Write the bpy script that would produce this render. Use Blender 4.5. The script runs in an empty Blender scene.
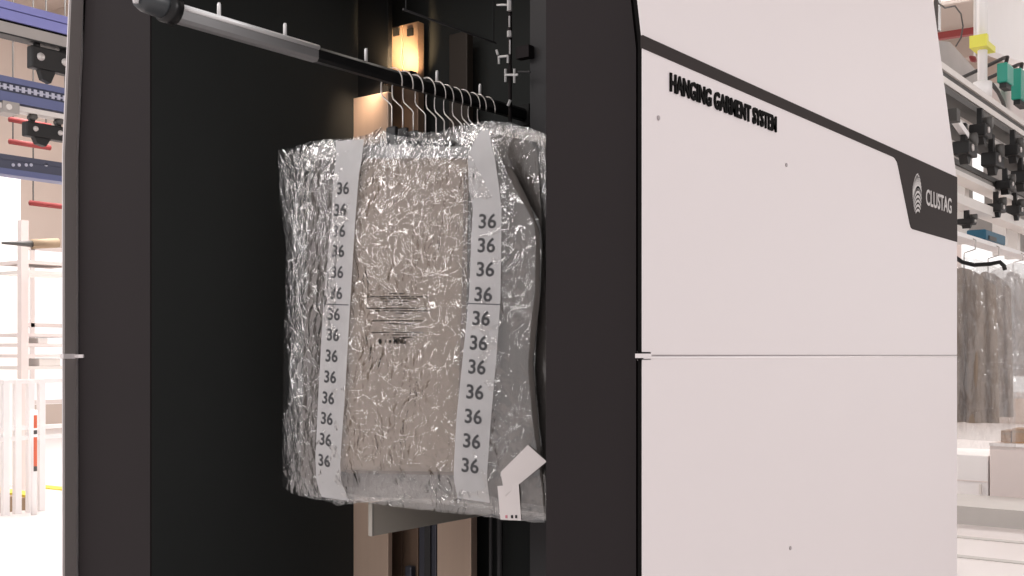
import bpy, bmesh, math, random
from mathutils import Vector, noise, Matrix
random.seed(7)
PI = math.pi
scene = bpy.context.scene
COL = scene.collection

# ------------------------------------------------------------------ camera numbers
F = 1100.0                       # focal length in pixels of the 1024 x 576 frame
_n = math.hypot(838, F)
CS, SN = F / _n, 838 / _n        # yaw of the camera: it looks along (-SN, CS)
CAM = Vector((-(.2346 * CS - 2 * SN), -(.2346 * SN + 2 * CS), 1.5))

def at(px, py, X=None, Y=None, Z=None):
    """point of the plane X=, Y= or Z= seen at a given place of the photograph"""
    x = (px - 512) / F; y = (355 - py) / F
    d = Vector((CS * x - SN, SN * x + CS, y))
    if X is not None: t = (X - CAM.x) / d.x
    elif Y is not None: t = (Y - CAM.y) / d.y
    else: t = (Z - CAM.z) / d.z
    return CAM + d * t

# ------------------------------------------------------------------ materials
def new_mat(name):
    m = bpy.data.materials.new(name); m.use_nodes = True
    return m, m.node_tree.nodes, m.node_tree.links

def srgb(r, g, b):
    f = lambda c: (c / 255 / 12.92) if c / 255 <= .04045 else ((c / 255 + .055) / 1.055) ** 2.4
    return (f(r), f(g), f(b), 1)

def pmat(name, col, rough=.5, metal=0, var=.06, scale=6, bump=0, bscale=60, spec=.5, stretch=(1, 1, 1)):
    m, N, L = new_mat(name)
    b = N['Principled BSDF']
    tc = N.new('ShaderNodeTexCoord'); mp = N.new('ShaderNodeMapping')
    mp.inputs['Scale'].default_value = stretch
    L.new(tc.outputs['Object'], mp.inputs[0])
    nz = N.new('ShaderNodeTexNoise'); nz.inputs['Scale'].default_value = scale; nz.inputs['Detail'].default_value = 4
    L.new(mp.outputs[0], nz.inputs['Vector'])
    mx = N.new('ShaderNodeMix'); mx.data_type = 'RGBA'
    mx.inputs['A'].default_value = tuple(c * (1 - var) for c in col[:3]) + (1,)
    mx.inputs['B'].default_value = tuple(min(1, c * (1 + var)) for c in col[:3]) + (1,)
    L.new(nz.outputs['Fac'], mx.inputs['Factor'])
    L.new(mx.outputs['Result'], b.inputs['Base Color'])
    b.inputs['Roughness'].default_value = rough; b.inputs['Metallic'].default_value = metal
    b.inputs['Specular IOR Level'].default_value = spec
    if bump:
        n2 = N.new('ShaderNodeTexNoise'); n2.inputs['Scale'].default_value = bscale; n2.inputs['Detail'].default_value = 5
        L.new(mp.outputs[0], n2.inputs['Vector'])
        bp = N.new('ShaderNodeBump'); bp.inputs['Strength'].default_value = bump; bp.inputs['Distance'].default_value = .01
        L.new(n2.outputs['Fac'], bp.inputs['Height']); L.new(bp.outputs[0], b.inputs['Normal'])
    return m

def emat(name, col, strength):
    m, N, L = new_mat(name)
    N.remove(N['Principled BSDF'])
    e = N.new('ShaderNodeEmission'); e.inputs[0].default_value = col; e.inputs[1].default_value = strength
    tc = N.new('ShaderNodeTexCoord'); nz = N.new('ShaderNodeTexNoise'); nz.inputs['Scale'].default_value = .4
    L.new(tc.outputs['Object'], nz.inputs['Vector'])
    mr = N.new('ShaderNodeMapRange'); mr.inputs['To Min'].default_value = strength * .85; mr.inputs['To Max'].default_value = strength * 1.15
    L.new(nz.outputs['Fac'], mr.inputs['Value']); L.new(mr.outputs[0], e.inputs[1])
    L.new(e.outputs[0], N['Material Output'].inputs[0])
    return m

def film_mat(name, tint=(.93, .92, .91), haze=.07, gloss=.75, rough=.13, strength=.9, s1=26, s2=70, stretch=(1, 1, .55), bdist=.011, base=.09, patch_scale=6):
    """crinkled clear polythene"""
    m, N, L = new_mat(name)
    N.remove(N['Principled BSDF'])
    tc = N.new('ShaderNodeTexCoord'); mp = N.new('ShaderNodeMapping'); mp.inputs['Scale'].default_value = stretch
    L.new(tc.outputs['Object'], mp.inputs[0])
    a = N.new('ShaderNodeTexNoise'); a.inputs['Scale'].default_value = s1; a.inputs['Detail'].default_value = 3; a.inputs['Distortion'].default_value = 1.2
    v = N.new('ShaderNodeTexVoronoi'); v.inputs['Scale'].default_value = s2; v.feature = 'DISTANCE_TO_EDGE'
    L.new(mp.outputs[0], a.inputs['Vector'])
    wv = N.new('ShaderNodeMix'); wv.data_type = 'VECTOR'; wv.inputs['Factor'].default_value = .035
    L.new(mp.outputs[0], wv.inputs['A']); L.new(a.outputs['Color'], wv.inputs['B']); L.new(wv.outputs['Result'], v.inputs['Vector'])
    ad = N.new('ShaderNodeMath'); ad.operation = 'MULTIPLY_ADD'; ad.inputs[1].default_value = .6
    L.new(v.outputs['Distance'], ad.inputs[0]); L.new(a.outputs['Fac'], ad.inputs[2])
    bp = N.new('ShaderNodeBump'); bp.inputs['Strength'].default_value = strength; bp.inputs['Distance'].default_value = bdist
    pn = N.new('ShaderNodeTexNoise'); pn.inputs['Scale'].default_value = patch_scale; pn.inputs['Detail'].default_value = 2
    L.new(tc.outputs['Object'], pn.inputs['Vector'])
    pr = N.new('ShaderNodeMapRange'); pr.inputs['From Min'].default_value = .36; pr.inputs['From Max'].default_value = .64
    pr.inputs['To Min'].default_value = strength * .16; pr.inputs['To Max'].default_value = strength
    L.new(pn.outputs['Fac'], pr.inputs['Value']); L.new(pr.outputs[0], bp.inputs['Strength'])
    L.new(ad.outputs[0], bp.inputs['Height'])
    # thin film reflectance, the same from both sides
    ge = N.new('ShaderNodeNewGeometry'); dt = N.new('ShaderNodeVectorMath'); dt.operation = 'DOT_PRODUCT'
    L.new(ge.outputs['Incoming'], dt.inputs[0]); L.new(bp.outputs[0], dt.inputs[1])
    ab = N.new('ShaderNodeMath'); ab.operation = 'ABSOLUTE'; L.new(dt.outputs['Value'], ab.inputs[0])
    om = N.new('ShaderNodeMath'); om.operation = 'SUBTRACT'; om.inputs[0].default_value = 1; om.use_clamp = True; L.new(ab.outputs[0], om.inputs[1])
    pw = N.new('ShaderNodeMath'); pw.operation = 'POWER'; pw.inputs[1].default_value = 5; L.new(om.outputs[0], pw.inputs[0])
    ml = N.new('ShaderNodeMath'); ml.operation = 'MULTIPLY_ADD'; ml.use_clamp = True; ml.inputs[1].default_value = gloss; ml.inputs[2].default_value = base
    L.new(pw.outputs[0], ml.inputs[0])
    tr = N.new('ShaderNodeBsdfTransparent'); tr.inputs[0].default_value = tint + (1,)
    gl = N.new('ShaderNodeBsdfGlossy'); gl.inputs['Roughness'].default_value = rough; gl.inputs[0].default_value = (1, 1, 1, 1)
    L.new(bp.outputs[0], gl.inputs['Normal'])
    df = N.new('ShaderNodeBsdfDiffuse'); df.inputs[0].default_value = (.8, .78, .78, 1); L.new(bp.outputs[0], df.inputs['Normal'])
    m1 = N.new('ShaderNodeMixShader'); L.new(ml.outputs[0], m1.inputs[0]); L.new(tr.outputs[0], m1.inputs[1]); L.new(gl.outputs[0], m1.inputs[2])
    m2 = N.new('ShaderNodeMixShader'); m2.inputs[0].default_value = haze
    L.new(m1.outputs[0], m2.inputs[1]); L.new(df.outputs[0], m2.inputs[2])
    L.new(m2.outputs[0], N['Material Output'].inputs[0])
    return m

def sheer_mat(name, col, alpha, rough=.35):
    """milky see-through tape"""
    m, N, L = new_mat(name)
    b = N['Principled BSDF']
    tc = N.new('ShaderNodeTexCoord'); nz = N.new('ShaderNodeTexNoise'); nz.inputs['Scale'].default_value = 14
    L.new(tc.outputs['Object'], nz.inputs['Vector'])
    mr = N.new('ShaderNodeMapRange'); mr.inputs['To Min'].default_value = alpha - .1; mr.inputs['To Max'].default_value = min(1, alpha + .1)
    L.new(nz.outputs['Fac'], mr.inputs['Value']); L.new(mr.outputs[0], b.inputs['Alpha'])
    b.inputs['Base Color'].default_value = col; b.inputs['Roughness'].default_value = rough
    return m

M = dict(
    white=pmat('white powder coat', (.80, .74, .745, 1), .42, var=.015, scale=1.5, bump=.02, bscale=220),
    charcoal=pmat('charcoal coated steel', (.0265, .0218, .0228, 1), .7, var=.05, scale=3, spec=.12),
    badge=pmat('dark brown grey trim', (.036, .029, .028, 1), .65, var=.04, spec=.15),
    black=pmat('black rubber', (.006, .005, .005, 1), .8, var=.1, spec=.1),
    liner=pmat('black cabinet lining', (.038, .0405, .040, 1), .9, var=.06, spec=.08),
    beamblk=pmat('black inner steel', (.012, .012, .012, 1), .6, var=.1, spec=.2),
    jamb=pmat('grey inner jamb', (.06, .058, .06, 1), .6, var=.05, spec=.2),
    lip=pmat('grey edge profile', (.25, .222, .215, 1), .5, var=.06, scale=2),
    highlight=pmat('white joint bead', (.93, .87, .875, 1), .35),
    seam=pmat('grey joint', (.40, .36, .365, 1), .6),
    letter=pmat('black raised lettering', (.005, .0045, .0045, 1), .7, spec=.1),
    logo=pmat('pale grey print', (.58, .55, .54, 1), .5),
    alu=pmat('brushed aluminium', (.30, .295, .30, 1), .4, .35, var=.1, scale=30, stretch=(1, .05, 1)),
    aluw=pmat('bright edge highlight', (.96, .95, .96, 1), .45, .4),
    darkrail=pmat('near black rail', (.016, .016, .017, 1), .4, .3, var=.15),
    plug=pmat('grey plastic plug', (.05, .055, .06, 1), .35),
    plugw=pmat('clear white plastic tip', (.75, .74, .75, 1), .25),
    pin=pmat('pale steel pin', (.80, .78, .78, 1), .3, .2),
    wire=pmat('hook wire', (.62, .58, .55, 1), .28, .75),
    hblack=pmat('black hanger plastic', (.01, .0095, .01, 1), .4),
    bronze=pmat('brushed bronze panel', (.74, .55, .43, 1), .45, .25, var=.07, scale=40, stretch=(1, 1, .03)),
    bronzed=pmat('dark bronze panel', (.26, .175, .125, 1), .45, .35, var=.08, scale=30, stretch=(1, 1, .03)),
    bronzek=pmat('dim bronze panel', (.045, .034, .027, 1), .5, .2, var=.1),
    steelb=pmat('blue grey steel', (.11, .11, .135, 1), .4, .4),
    grey=pmat('olive grey board', (.58, .53, .465, 1), .65, var=.05),
    greyl=pmat('pale edge of board', (.40, .37, .33, 1), .6, var=.05),
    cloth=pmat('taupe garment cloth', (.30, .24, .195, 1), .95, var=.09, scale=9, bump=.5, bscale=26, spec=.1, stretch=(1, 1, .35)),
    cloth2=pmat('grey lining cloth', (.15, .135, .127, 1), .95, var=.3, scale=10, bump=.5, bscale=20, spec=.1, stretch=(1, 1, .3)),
    shadow_fold=pmat('edge shadow and fold line', (.15, .115, .095, 1), .95, var=.1),
    film=film_mat('crinkled clear film', haze=.012, gloss=1.0, rough=.05, s1=19, s2=34, bdist=.025, base=.16, stretch=(1, 1, .75)),
    film2=film_mat('soft clear film', haze=.03, gloss=.9, rough=.08, s1=13, s2=26, bdist=.034, base=.11),
    tape=sheer_mat('milky size tape', (.60, .585, .59, 1), .72),
    band=sheer_mat('clear header band', (.40, .385, .38, 1), .6),
    ink=pmat('grey ink', (.15, .15, .157, 1), .7),
    inkd=pmat('dark ink', (.015, .013, .012, 1), .7),
    paper=pmat('white paper', (.72, .66, .65, 1), .7, var=.03),
    pink=pmat('pink print', (.6, .22, .26, 1), .7),
    floor=pmat('pale polished concrete', (.80, .745, .73, 1), .35, var=.04, scale=.8),
    floorline=pmat('grey floor band', (.55, .52, .49, 1), .5),
    wall=pmat('pale beige wall', (.60, .50, .44, 1), .8, var=.06, scale=.6),
    roof=pmat('beige ceiling sheet', (.50, .42, .37, 1), .8, var=.06, scale=.6),
    glow=emat('daylight pane', (1, .965, .955, 1), 1.25),
    lampw=emat('lamp tube', (1, .97, .95, 1), 9),
    warm=emat('warm lamp', (1, .62, .30, 1), 14),
    violet=pmat('violet blue steel', (.27, .28, .62, 1), .4, .1, var=.05),
    violetd=pmat('dark violet steel', (.10, .10, .27, 1), .5),
    blue=pmat('slate blue steel', (.135, .155, .30, 1), .4, .1),
    blued=pmat('dark slate blue steel', (.07, .075, .115, 1), .45),
    chain=pmat('pale chain', (.55, .55, .66, 1), .4, .3),
    galv=pmat('galvanised grey', (.42, .39, .37, 1), .5, .3, var=.1),
    galvl=pmat('pale galvanised grey', (.80, .75, .71, 1), .45, 0, var=.08),
    galvd=pmat('dark bracket steel', (.10, .095, .09, 1), .55, .2),
    trolley=pmat('black trolley plastic', (.010, .009, .009, 1), .5),
    bolt=pmat('pale bolt', (.62, .58, .56, 1), .4, .3),
    red=pmat('red pipe paint', (.25, .03, .028, 1), .6),
    orange=pmat('orange red stripe', (.75, .16, .08, 1), .5),
    yellow=pmat('yellow paint', (.80, .62, .06, 1), .5),
    yellowb=pmat('bright yellow clamp', (.85, .80, .10, 1), .45),
    green=pmat('green connector', (.02, .30, .22, 1), .4),
    teal=pmat('teal blue box', (.012, .10, .17, 1), .45),
    post=pmat('white post paint', (.92, .885, .875, 1), .5, var=.02),
    pale=pmat('pinkish white panel', (.80, .71, .68, 1), .6, var=.03),
    card=pmat('brown cardboard', (.42, .25, .13, 1), .8, var=.2, scale=8),
    wood=pmat('pallet wood', (.36, .26, .17, 1), .8, var=.2),
    film4=film_mat('cloudy film', haze=.5, gloss=.8, rough=.15, s1=12, s2=30, bdist=.04),
    film3=film_mat('milky clear film', haze=.17, gloss=.8, rough=.15, s1=12, s2=30, bdist=.03),
    coat=pmat('taupe coat cloth', (.34, .265, .205, 1), .95, var=.15, scale=8, spec=.1, stretch=(1, 1, .2)),
)

# ------------------------------------------------------------------ mesh builder
class MB:
    def __init__(s): s.v = []; s.f = []
    def add(s, vs, fs):
        b = len(s.v); s.v += [Vector(v) for v in vs]; s.f += [tuple(b + i for i in f) for f in fs]; return s
    def box(s, x0, x1, y0, y1, z0, z1):
        return s.add([(x, y, z) for z in (z0, z1) for y in (y0, y1) for x in (x0, x1)],
                     [(0, 2, 3, 1), (4, 5, 7, 6), (0, 1, 5, 4), (2, 6, 7, 3), (0, 4, 6, 2), (1, 3, 7, 5)])
    def prism(s, poly, axis, a, b):
        """polygon in the two other axes (in x,y,z order) extruded along axis"""
        def P(p, t):
            p = list(p); p.insert('xyz'.index(axis), t); return p
        n = len(poly)
        return s.add([P(p, a) for p in poly] + [P(p, b) for p in poly],
                     [tuple(range(n))[::-1], tuple(range(n, 2 * n))] + [(i, (i + 1) % n, n + (i + 1) % n, n + i) for i in range(n)])
    def tube(s, pts, r, n=8):
        pts = [Vector(p) for p in pts]; rings = []
        t0 = (pts[1] - pts[0]).normalized()
        u = t0.orthogonal().normalized()
        for i, p in enumerate(pts):
            t = ((pts[i] - pts[i - 1]).normalized() if i else t0) + ((pts[i + 1] - pts[i]).normalized() if i + 1 < len(pts) else Vector())
            t.normalize(); u = (u - t * u.dot(t)).normalized(); w = t.cross(u)
            rr = r[i] if isinstance(r, (list, tuple)) else r
            rings.append([p + (u * math.cos(2 * PI * k / n) + w * math.sin(2 * PI * k / n)) * rr for k in range(n)])
        vs = [v for R in rings for v in R]
        fs = [(i * n + k, i * n + (k + 1) % n, (i + 1) * n + (k + 1) % n, (i + 1) * n + k) for i in range(len(pts) - 1) for k in range(n)]
        fs += [tuple(range(n))[::-1], tuple(range((len(pts) - 1) * n, len(pts) * n))]
        return s.add(vs, fs)
    def bar(s, p, q, w, h, up=(0, 0, 1)):
        p, q = Vector(p), Vector(q); t = (q - p).normalized(); up = Vector(up)
        sd = t.cross(up).normalized() * w / 2; u = sd.cross(t).normalized() * h / 2
        return s.add([e + sd * a + u * b for e in (p, q) for a, b in ((-1, -1), (1, -1), (1, 1), (-1, 1))],
                     [(3, 2, 1, 0), (4, 5, 6, 7), (0, 1, 5, 4), (1, 2, 6, 5), (2, 3, 7, 6), (3, 0, 4, 7)])
    def grid(s, fn, nu, nv):
        return s.add([fn(i / nu, j / nv) for j in range(nv + 1) for i in range(nu + 1)],
                     [(j * (nu + 1) + i, j * (nu + 1) + i + 1, (j + 1) * (nu + 1) + i + 1, (j + 1) * (nu + 1) + i) for j in range(nv) for i in range(nu)])
    def build(s, name, mat, parent=None, origin=None, bevel=0, smooth=False, recalc=True):
        if parent is not None:
            r = parent
            while r.parent: r = r.parent
            o0 = r.location.copy()
        else:
            o0 = Vector(origin) if origin else Vector((0, 0, 0))
        me = bpy.data.meshes.new(name)
        me.from_pydata([v - o0 for v in s.v], [], s.f)
        if recalc:
            bm = bmesh.new(); bm.from_mesh(me); bmesh.ops.recalc_face_normals(bm, faces=bm.faces); bm.to_mesh(me); bm.free()
        me.materials.append(M[mat] if isinstance(mat, str) else mat)
        if smooth:
            for p in me.polygons: p.use_smooth = True
        o = bpy.data.objects.new(name, me); COL.objects.link(o)
        if parent is not None: o.parent = parent
        else: o.location = o0
        if bevel:
            b = o.modifiers.new('Bevel', 'BEVEL'); b.width = bevel; b.segments = 2; b.limit_method = 'ANGLE'
        return o

def tag(o, label, cat, group=None, kind=None):
    o['label'] = label; o['category'] = cat
    if group: o['group'] = group
    if kind: o['kind'] = kind
    return o

def thing(name, loc, label, cat, group=None):
    o = bpy.data.objects.new(name, None); COL.objects.link(o); o.location = loc; o.empty_display_size = .1
    return tag(o, label, cat, group)

def dup(root, loc, label=None):
    c = root.copy(); COL.objects.link(c); c.location = loc
    if label: c['label'] = label
    def kids(a, b):
        for k in list(a.children):
            d = k.copy(); COL.objects.link(d); d.parent = b; kids(k, d)
    kids(root, c)
    return c

def struct(name, mb, mat, parent=None, **k):
    o = mb.build(name, mat, parent, **k)
    if parent is None: o['kind'] = 'structure'
    return o

def text_geo(body, cap, width=None, depth=.001, bold=0, ww=None):
    """outline of a word: verts (x along, y up, z out), faces; cap height and total width in metres"""
    cu = bpy.data.curves.new('word', 'FONT'); cu.body = body; cu.size = 1; cu.extrude = .5; cu.offset = bold; cu.resolution_u = 3
    ob = bpy.data.objects.new('word', cu); COL.objects.link(ob)
    dg = bpy.context.evaluated_depsgraph_get(); me = bpy.data.meshes.new_from_object(ob.evaluated_get(dg))
    vs = [v.co.copy() for v in me.vertices]; fs = [tuple(p.vertices) for p in me.polygons]
    bpy.data.objects.remove(ob); bpy.data.curves.remove(cu); bpy.data.meshes.remove(me)
    x0 = min(v.x for v in vs); x1 = max(v.x for v in vs); y0 = 0; y1 = max(v.y for v in vs)
    sx = (width / (x1 - x0)) if width else cap / (y1 - y0); sy = cap / (y1 - y0)
    return [((v.x - x0) * sx, (v.y - y0) * sy, (v.z + .5) * depth) for v in vs], fs

def on_side(vs, y, z, x):      # a word on a wall that faces +X
    return [(x + c, y + a, z + b) for a, b, c in vs]

# ================================================================== THE MACHINE
LX = -1.9227                     # outer left side; the outer right side is X = 0
KZ, ZT, SLOPE = 2.071, 2.80, .125
BACK = 2.0214
PY = .037                        # front faces of the posts
IN = -1.5517                     # inner left wall
def lean(z): return max(0, z - KZ) * SLOPE
def leanl(z): return max(0, z - KZ) * SLOPE * .62
cab = thing('garment_sorting_cabinet', (0, 0, 0), 'tall cabinet with black open front, white side panels and raised black lettering', 'machine')

# white side skins: right one in three sheets with joints, left one the same mirrored
def skin(z0, z1, side, y0=0, y1=BACK, th=.018):
    m = MB()
    def X(z, inner):
        o = lean(z) if side > 0 else leanl(z); i = th if inner else 0
        return (-o - i) if side > 0 else (LX + o + i)
    zs = [z0] + [z for z in (KZ,) if z0 < z < z1] + [z1]
    for a, b in zip(zs, zs[1:]):
        m.add([(X(a, 0), y0, a), (X(a, 1), y0, a), (X(a, 1), y1, a), (X(a, 0), y1, a), (X(b, 0), y0, b), (X(b, 1), y0, b), (X(b, 1), y1, b), (X(b, 0), y1, b)],
              [(3, 2, 1, 0), (4, 5, 6, 7), (0, 1, 5, 4), (1, 2, 6, 5), (2, 3, 7, 6), (3, 0, 4, 7)])
    return m
for z0, z1 in ((.06, 1.4955), (1.5005, 2.0585), (2.0815, ZT)):
    skin(z0, z1, 1, y0=.005, th=.0015).build('side_panel', 'white', cab)
for z0, z1 in ((.06, 1.4955), (1.5005, ZT)):
    skin(z0, z1, -1, th=.004).build('side_panel', 'white', cab)
# backing seen in the joints
MB().box(-.012, -.0020, .0065, BACK - .002, 1.49, 1.506).build('panel_joint', 'seam', cab)
skin(1.9, 2.2, 1, .06, BACK - .004).build('panel_backing', 'black', cab).location.x = -.0048
# grey edge profiles that line the skins at the front
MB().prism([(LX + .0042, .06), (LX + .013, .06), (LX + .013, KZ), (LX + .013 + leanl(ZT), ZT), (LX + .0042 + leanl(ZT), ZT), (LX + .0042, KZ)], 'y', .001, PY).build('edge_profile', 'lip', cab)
MB().prism([(-.0018, .06), (-.010, .06), (-.010, KZ), (-.010 - lean(ZT), ZT), (-.0018 - lean(ZT), ZT), (-.0018, KZ)], 'y', .0058, PY).build('edge_profile', 'black', cab)
# black strips that paint the shadow inside the gaps
MB().prism([(LX + .0135, .06), (-1.88, .06), (-1.88, ZT), (LX + .0135 + leanl(ZT), ZT), (LX + .0135, KZ)], 'y', PY + .006, PY + .02).build('gap_shade', 'black', cab)
MB().prism([(-.0102, .06), (-.05, .06), (-.05, KZ), (-.05 - lean(ZT), ZT), (-.0102 - lean(ZT), ZT), (-.0102, KZ)], 'y', PY + .006, PY + .02).build('gap_shade', 'black', cab)
# front posts
MB().prism([(-1.8959, .06), (IN, .06), (IN, ZT), (-1.8959 + leanl(ZT), ZT), (-1.8959, KZ)], 'y', PY, PY + .005).build('front_post', 'charcoal', cab)
MB().prism([(-.2386, .06), (-.0327, .06), (-.0327, KZ), (-.0327 - lean(ZT), ZT), (-.2386, ZT)], 'y', PY, PY + .005).build('front_post', 'charcoal', cab)
MB().box(IN, -.2386, PY, PY + .005, ZT - .04, ZT).build('front_header', 'charcoal', cab)
# inside: left wall, right wall, back wall, ceiling, floor, right jamb
MB().box(IN - .02, IN, PY + .0055, .9795, .06, ZT - .02).build('inner_wall', 'liner', cab)
MB().box(-.225, -.205, PY + .0055, .98, .06, ZT - .02).build('inner_wall', 'liner', cab)
MB().box(IN - .02, -.205, .98, 1.0, .06, ZT - .02).build('back_wall', 'liner', cab)
MB().box(IN - .02, -.205, PY + .0055, 1.0, ZT - .02, ZT).build('roof', 'liner', cab)
MB().box(LX + .02, -.02, PY + .02, BACK, .0, .06).build('plinth', 'black', cab)
MB().box(LX + .02, -.02, BACK - .02, BACK, .06, KZ).build('rear_panel', 'charcoal', cab)
j0, j1 = at(530, 300, Y=.72), at(547, 300, Y=.72)
MB().box(j0.x, j1.x + .03, .72, .76, .06, ZT - .03).build('inner_jamb', 'jamb', cab)
# back panels, left to right
def vpanel(name, p0, p1, y, z0, z1, mat, th=.02):
    a, b = at(p0, 300, Y=y), at(p1, 300, Y=y)
    return MB().box(a.x, b.x, y, y + th, z0, z1).build(name, mat, cab, bevel=.002)
zA = at(370, 95, Y=.80).z
vpanel('bronze_panel', 350.5, 388, .80, .06, zA, 'bronze')
vpanel('upper_block', 352, 388, .82, zA + .002, ZT - .025, 'beamblk')
zB = at(402, 25, Y=.90).z
vpanel('door_leaf', 388, 402, .90, .06, zB, 'bronzed', .03)
vpanel('door_leaf', 402.8, 418, .90, .06, zB, 'bronzed', .03)
vpanel('steel_strip', 419, 436, .87, .06, 1.75, 'steelb', .04)
vpanel('strip_rib', 424, 430, .862, .06, 1.75, 'jamb', .006)
vpanel('bronze_panel', 437, 471, .85, .06, 1.85, 'bronze', .03)
vpanel('dim_panel', 449, 467, .90, 1.9, at(457, 33, Y=.90).z, 'bronzek', .03)  # bronze in a darker colour, its dimness painted in
for p in (396, 410):
    a = at(p, 32, Y=.895)
    MB().box(a.x - .012, a.x + .012, .893, .8995, a.z - .012, a.z + .012).build('latch_plate', 'beamblk', cab)
a = at(411, 572, Y=.89); MB().box(a.x - .014, a.x + .014, .875, .899, a.z - .02, a.z + .02).build('door_lock', 'steelb', cab, bevel=.004)
# two slim uprights low at the back
for p in (491, 500):
    a = at(p, 540, Y=.82); MB().tube([(a.x, .82, .06), (a.x, .82, 1.9)], .006 if p < 495 else .009, 8).build('upright', 'jamb', cab, smooth=True)
# warm service lamp tucked behind the rail
a = at(398, 78, Y=.78)
MB().box(a.x - .06, a.x + .06, .772, .80, a.z - .012, a.z + .012).build('lamp_housing', 'beamblk', cab)
# white clips at the ends of the joint
MB().box(LX - .002, LX + .0135, -.004, PY - .001, 1.489, 1.5035).build('joint_clip', 'white', cab, bevel=.001)
a0, a1 = at(75, 356, Y=PY), at(84.5, 356, Y=PY)
MB().box(a0.x, a1.x, PY - .006, PY - .0005, 1.4915, 1.5015).build('joint_clip', 'white', cab, bevel=.001)
MB().prism([(.0012, .036), (.0012, -.004), (-.010, -.004), (-.016, .006), (-.016, PY - .001), (-.0105, PY - .001), (-.0105, .0005), (-.0005, .0005), (-.0005, .036)][::-1], 'z', 1.4945, 1.5025).build('joint_clip', 'white', cab)
MB().prism([(.0006, .034), (.0006, -.001), (-.011, -.001), (-.011, .0004), (-.0004, .0004), (-.0004, .034)][::-1], 'z', 1.4915, 1.5055).build('clip_gasket', 'black', cab)
# stripe with badge
badge = [(.004, 2.0825), (BACK - .002, 2.0825), (BACK - .002, 1.8706), (1.56, 1.8706)]
def arc(cx, cz, r, a0, a1, n=6): return [(cx + r * math.cos(math.radians(a0 + (a1 - a0) * i / n)), cz + r * math.sin(math.radians(a0 + (a1 - a0) * i / n))) for i in range(n + 1)]
badge += [(1.545, 1.873), (1.534, 1.882), (1.43, 2.035), (1.418, 2.049), (1.40, 2.0565), (1.385, 2.0585), (.004, 2.0585)]
MB().prism(badge[::-1], 'x', -.0035, .0016).build('badge_stripe', 'badge', cab)
# lettering
vs, fs = text_geo('HANGING GARMENT SYSTEM', .0345, .484, .0035, bold=.026)
MB().add(on_side(vs, .1045, 2.0005, .0003), fs).build('raised_lettering', 'letter', cab, recalc=False)
vs, fs = text_geo('CLUSTAG', .048, .268, .0008, bold=.016)
MB().add(on_side(vs, 1.683, 1.957, .0017), fs).build('logo_lettering', 'logo', cab, recalc=False)
# emblem: a slim oval of slanting stripes
em = MB(); ey, ez, ea, eb = 1.597, 1.978, .043, .060
def inside(y, z): return ((y - ey) / ea) ** 2 + ((z - ez) / eb) ** 2 <= 1
def stripe(f, half):
    prev = None
    for i in range(61):
        y, z, ny, nz = f(i / 60)
        ok = inside(y, z)
        cur = ((y - ny * half, z - nz * half), (y + ny * half, z + nz * half)) if ok else None
        if prev and cur:
            q = [prev[0], cur[0], cur[1], prev[1]]
            em.prism(q, 'x', .0017, .0024)
        prev = cur
for k in range(13):              # arched stripes, closer together towards the crown
    z0 = ez - .098 + k * .0135 - (.0004 * k * k if k > 5 else 0)
    stripe(lambda t, z0=z0: (ey - .045 + t * .09, z0 + .052 * (1 - ((t - .62) / .62) ** 2), .25 * (.62 - t), .97), .0038 if k < 6 else .0044)
em.build('logo_emblem', 'logo', cab)
MB().tube([(-.0012, .0075, 1.4948), (-.0012, BACK - .002, 1.4948)], .0028, 10).build('joint_highlight', 'highlight', cab, smooth=True)  # paler than the panels, the top edge's highlight put into its colour
# small screws on the side panel
for p, q in ((658, 118), (786, 165), (790, 548), (962, 354)):
    if p > 957: continue
    c = at(p, q, X=0)
    MB().tube([(.0002, c.y, c.z), (.0022, c.y, c.z)], .0045, 12).build('panel_screw', 'seam', cab)

# ================================================================== THE RAIL THROUGH THE FRONT
RX, RZ = -.8644, 2.190
rail = thing('hanging_rail', (RX, 0, RZ), 'aluminium hanging rail sticking out of the open front, black further in', 'rail')
def rail_poly(h=.0175, w=.013):
    return [(RX - w * .6, RZ - h), (RX + w * .6, RZ - h), (RX + w, RZ - h * .6), (RX + w, RZ + h * .55), (RX + w * .5, RZ + h), (RX - w * .5, RZ + h), (RX - w, RZ + h * .55), (RX - w, RZ - h * .6)]
MB().prism(rail_poly(), 'y', -.372, .0013).build('outer_rail', 'alu', rail)
MB().tube([(RX + .0125, -.366, RZ + .0135), (RX + .0125, .0010, RZ + .0135)], .0058, 10).build('edge_highlight', 'aluw', rail, smooth=True)  # whiter tube stands in for the highlight along the rail's upper edge
MB().prism(rail_poly(.0172, .0125), 'y', .0015, .86).build('inner_rail', 'darkrail', rail)  # darker along the inner length
MB().box(RX - .02, RX + .02, .80, .979, RZ - .03, RZ + .03).build('rail_bracket', 'beamblk', rail)
# end fitting
ef = MB().tube([(RX, -.462, RZ + .012), (RX, -.448, RZ + .012), (RX, -.41, RZ + .010), (RX, -.405, RZ + .009)], [.020, .026, .027, .027], 16).build('end_fitting', 'plug', rail, smooth=True)
MB().tube([(RX, -.405, RZ + .008), (RX, -.376, RZ + .006)], .030, 16).build('collar', 'darkrail', rail, smooth=True)
MB().tube([(RX + .004, -.470, RZ + .07), (RX + .004, -.470, RZ + .02), (RX + .004, -.470, RZ - .003)], [.012, .010, .005], 12).build('fitting_tip', 'plugw', rail, smooth=True)
MB().tube([(RX + .026, -.418, RZ + .06), (RX + .026, -.418, RZ + .030)], .006, 8).build('fitting_screw', 'alu', rail, smooth=True)
for p, q in ((219, 17), (285, 37), (366, 62), (437, 83), (480, 97)):
    y = at(p, q, X=RX).y
    MB().tube([(RX, y, RZ + .010), (RX, y, RZ + .046), (RX, y, RZ + .050)], [.0042, .0042, .003], 8).build('pin', 'pin', rail, smooth=True)

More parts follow.
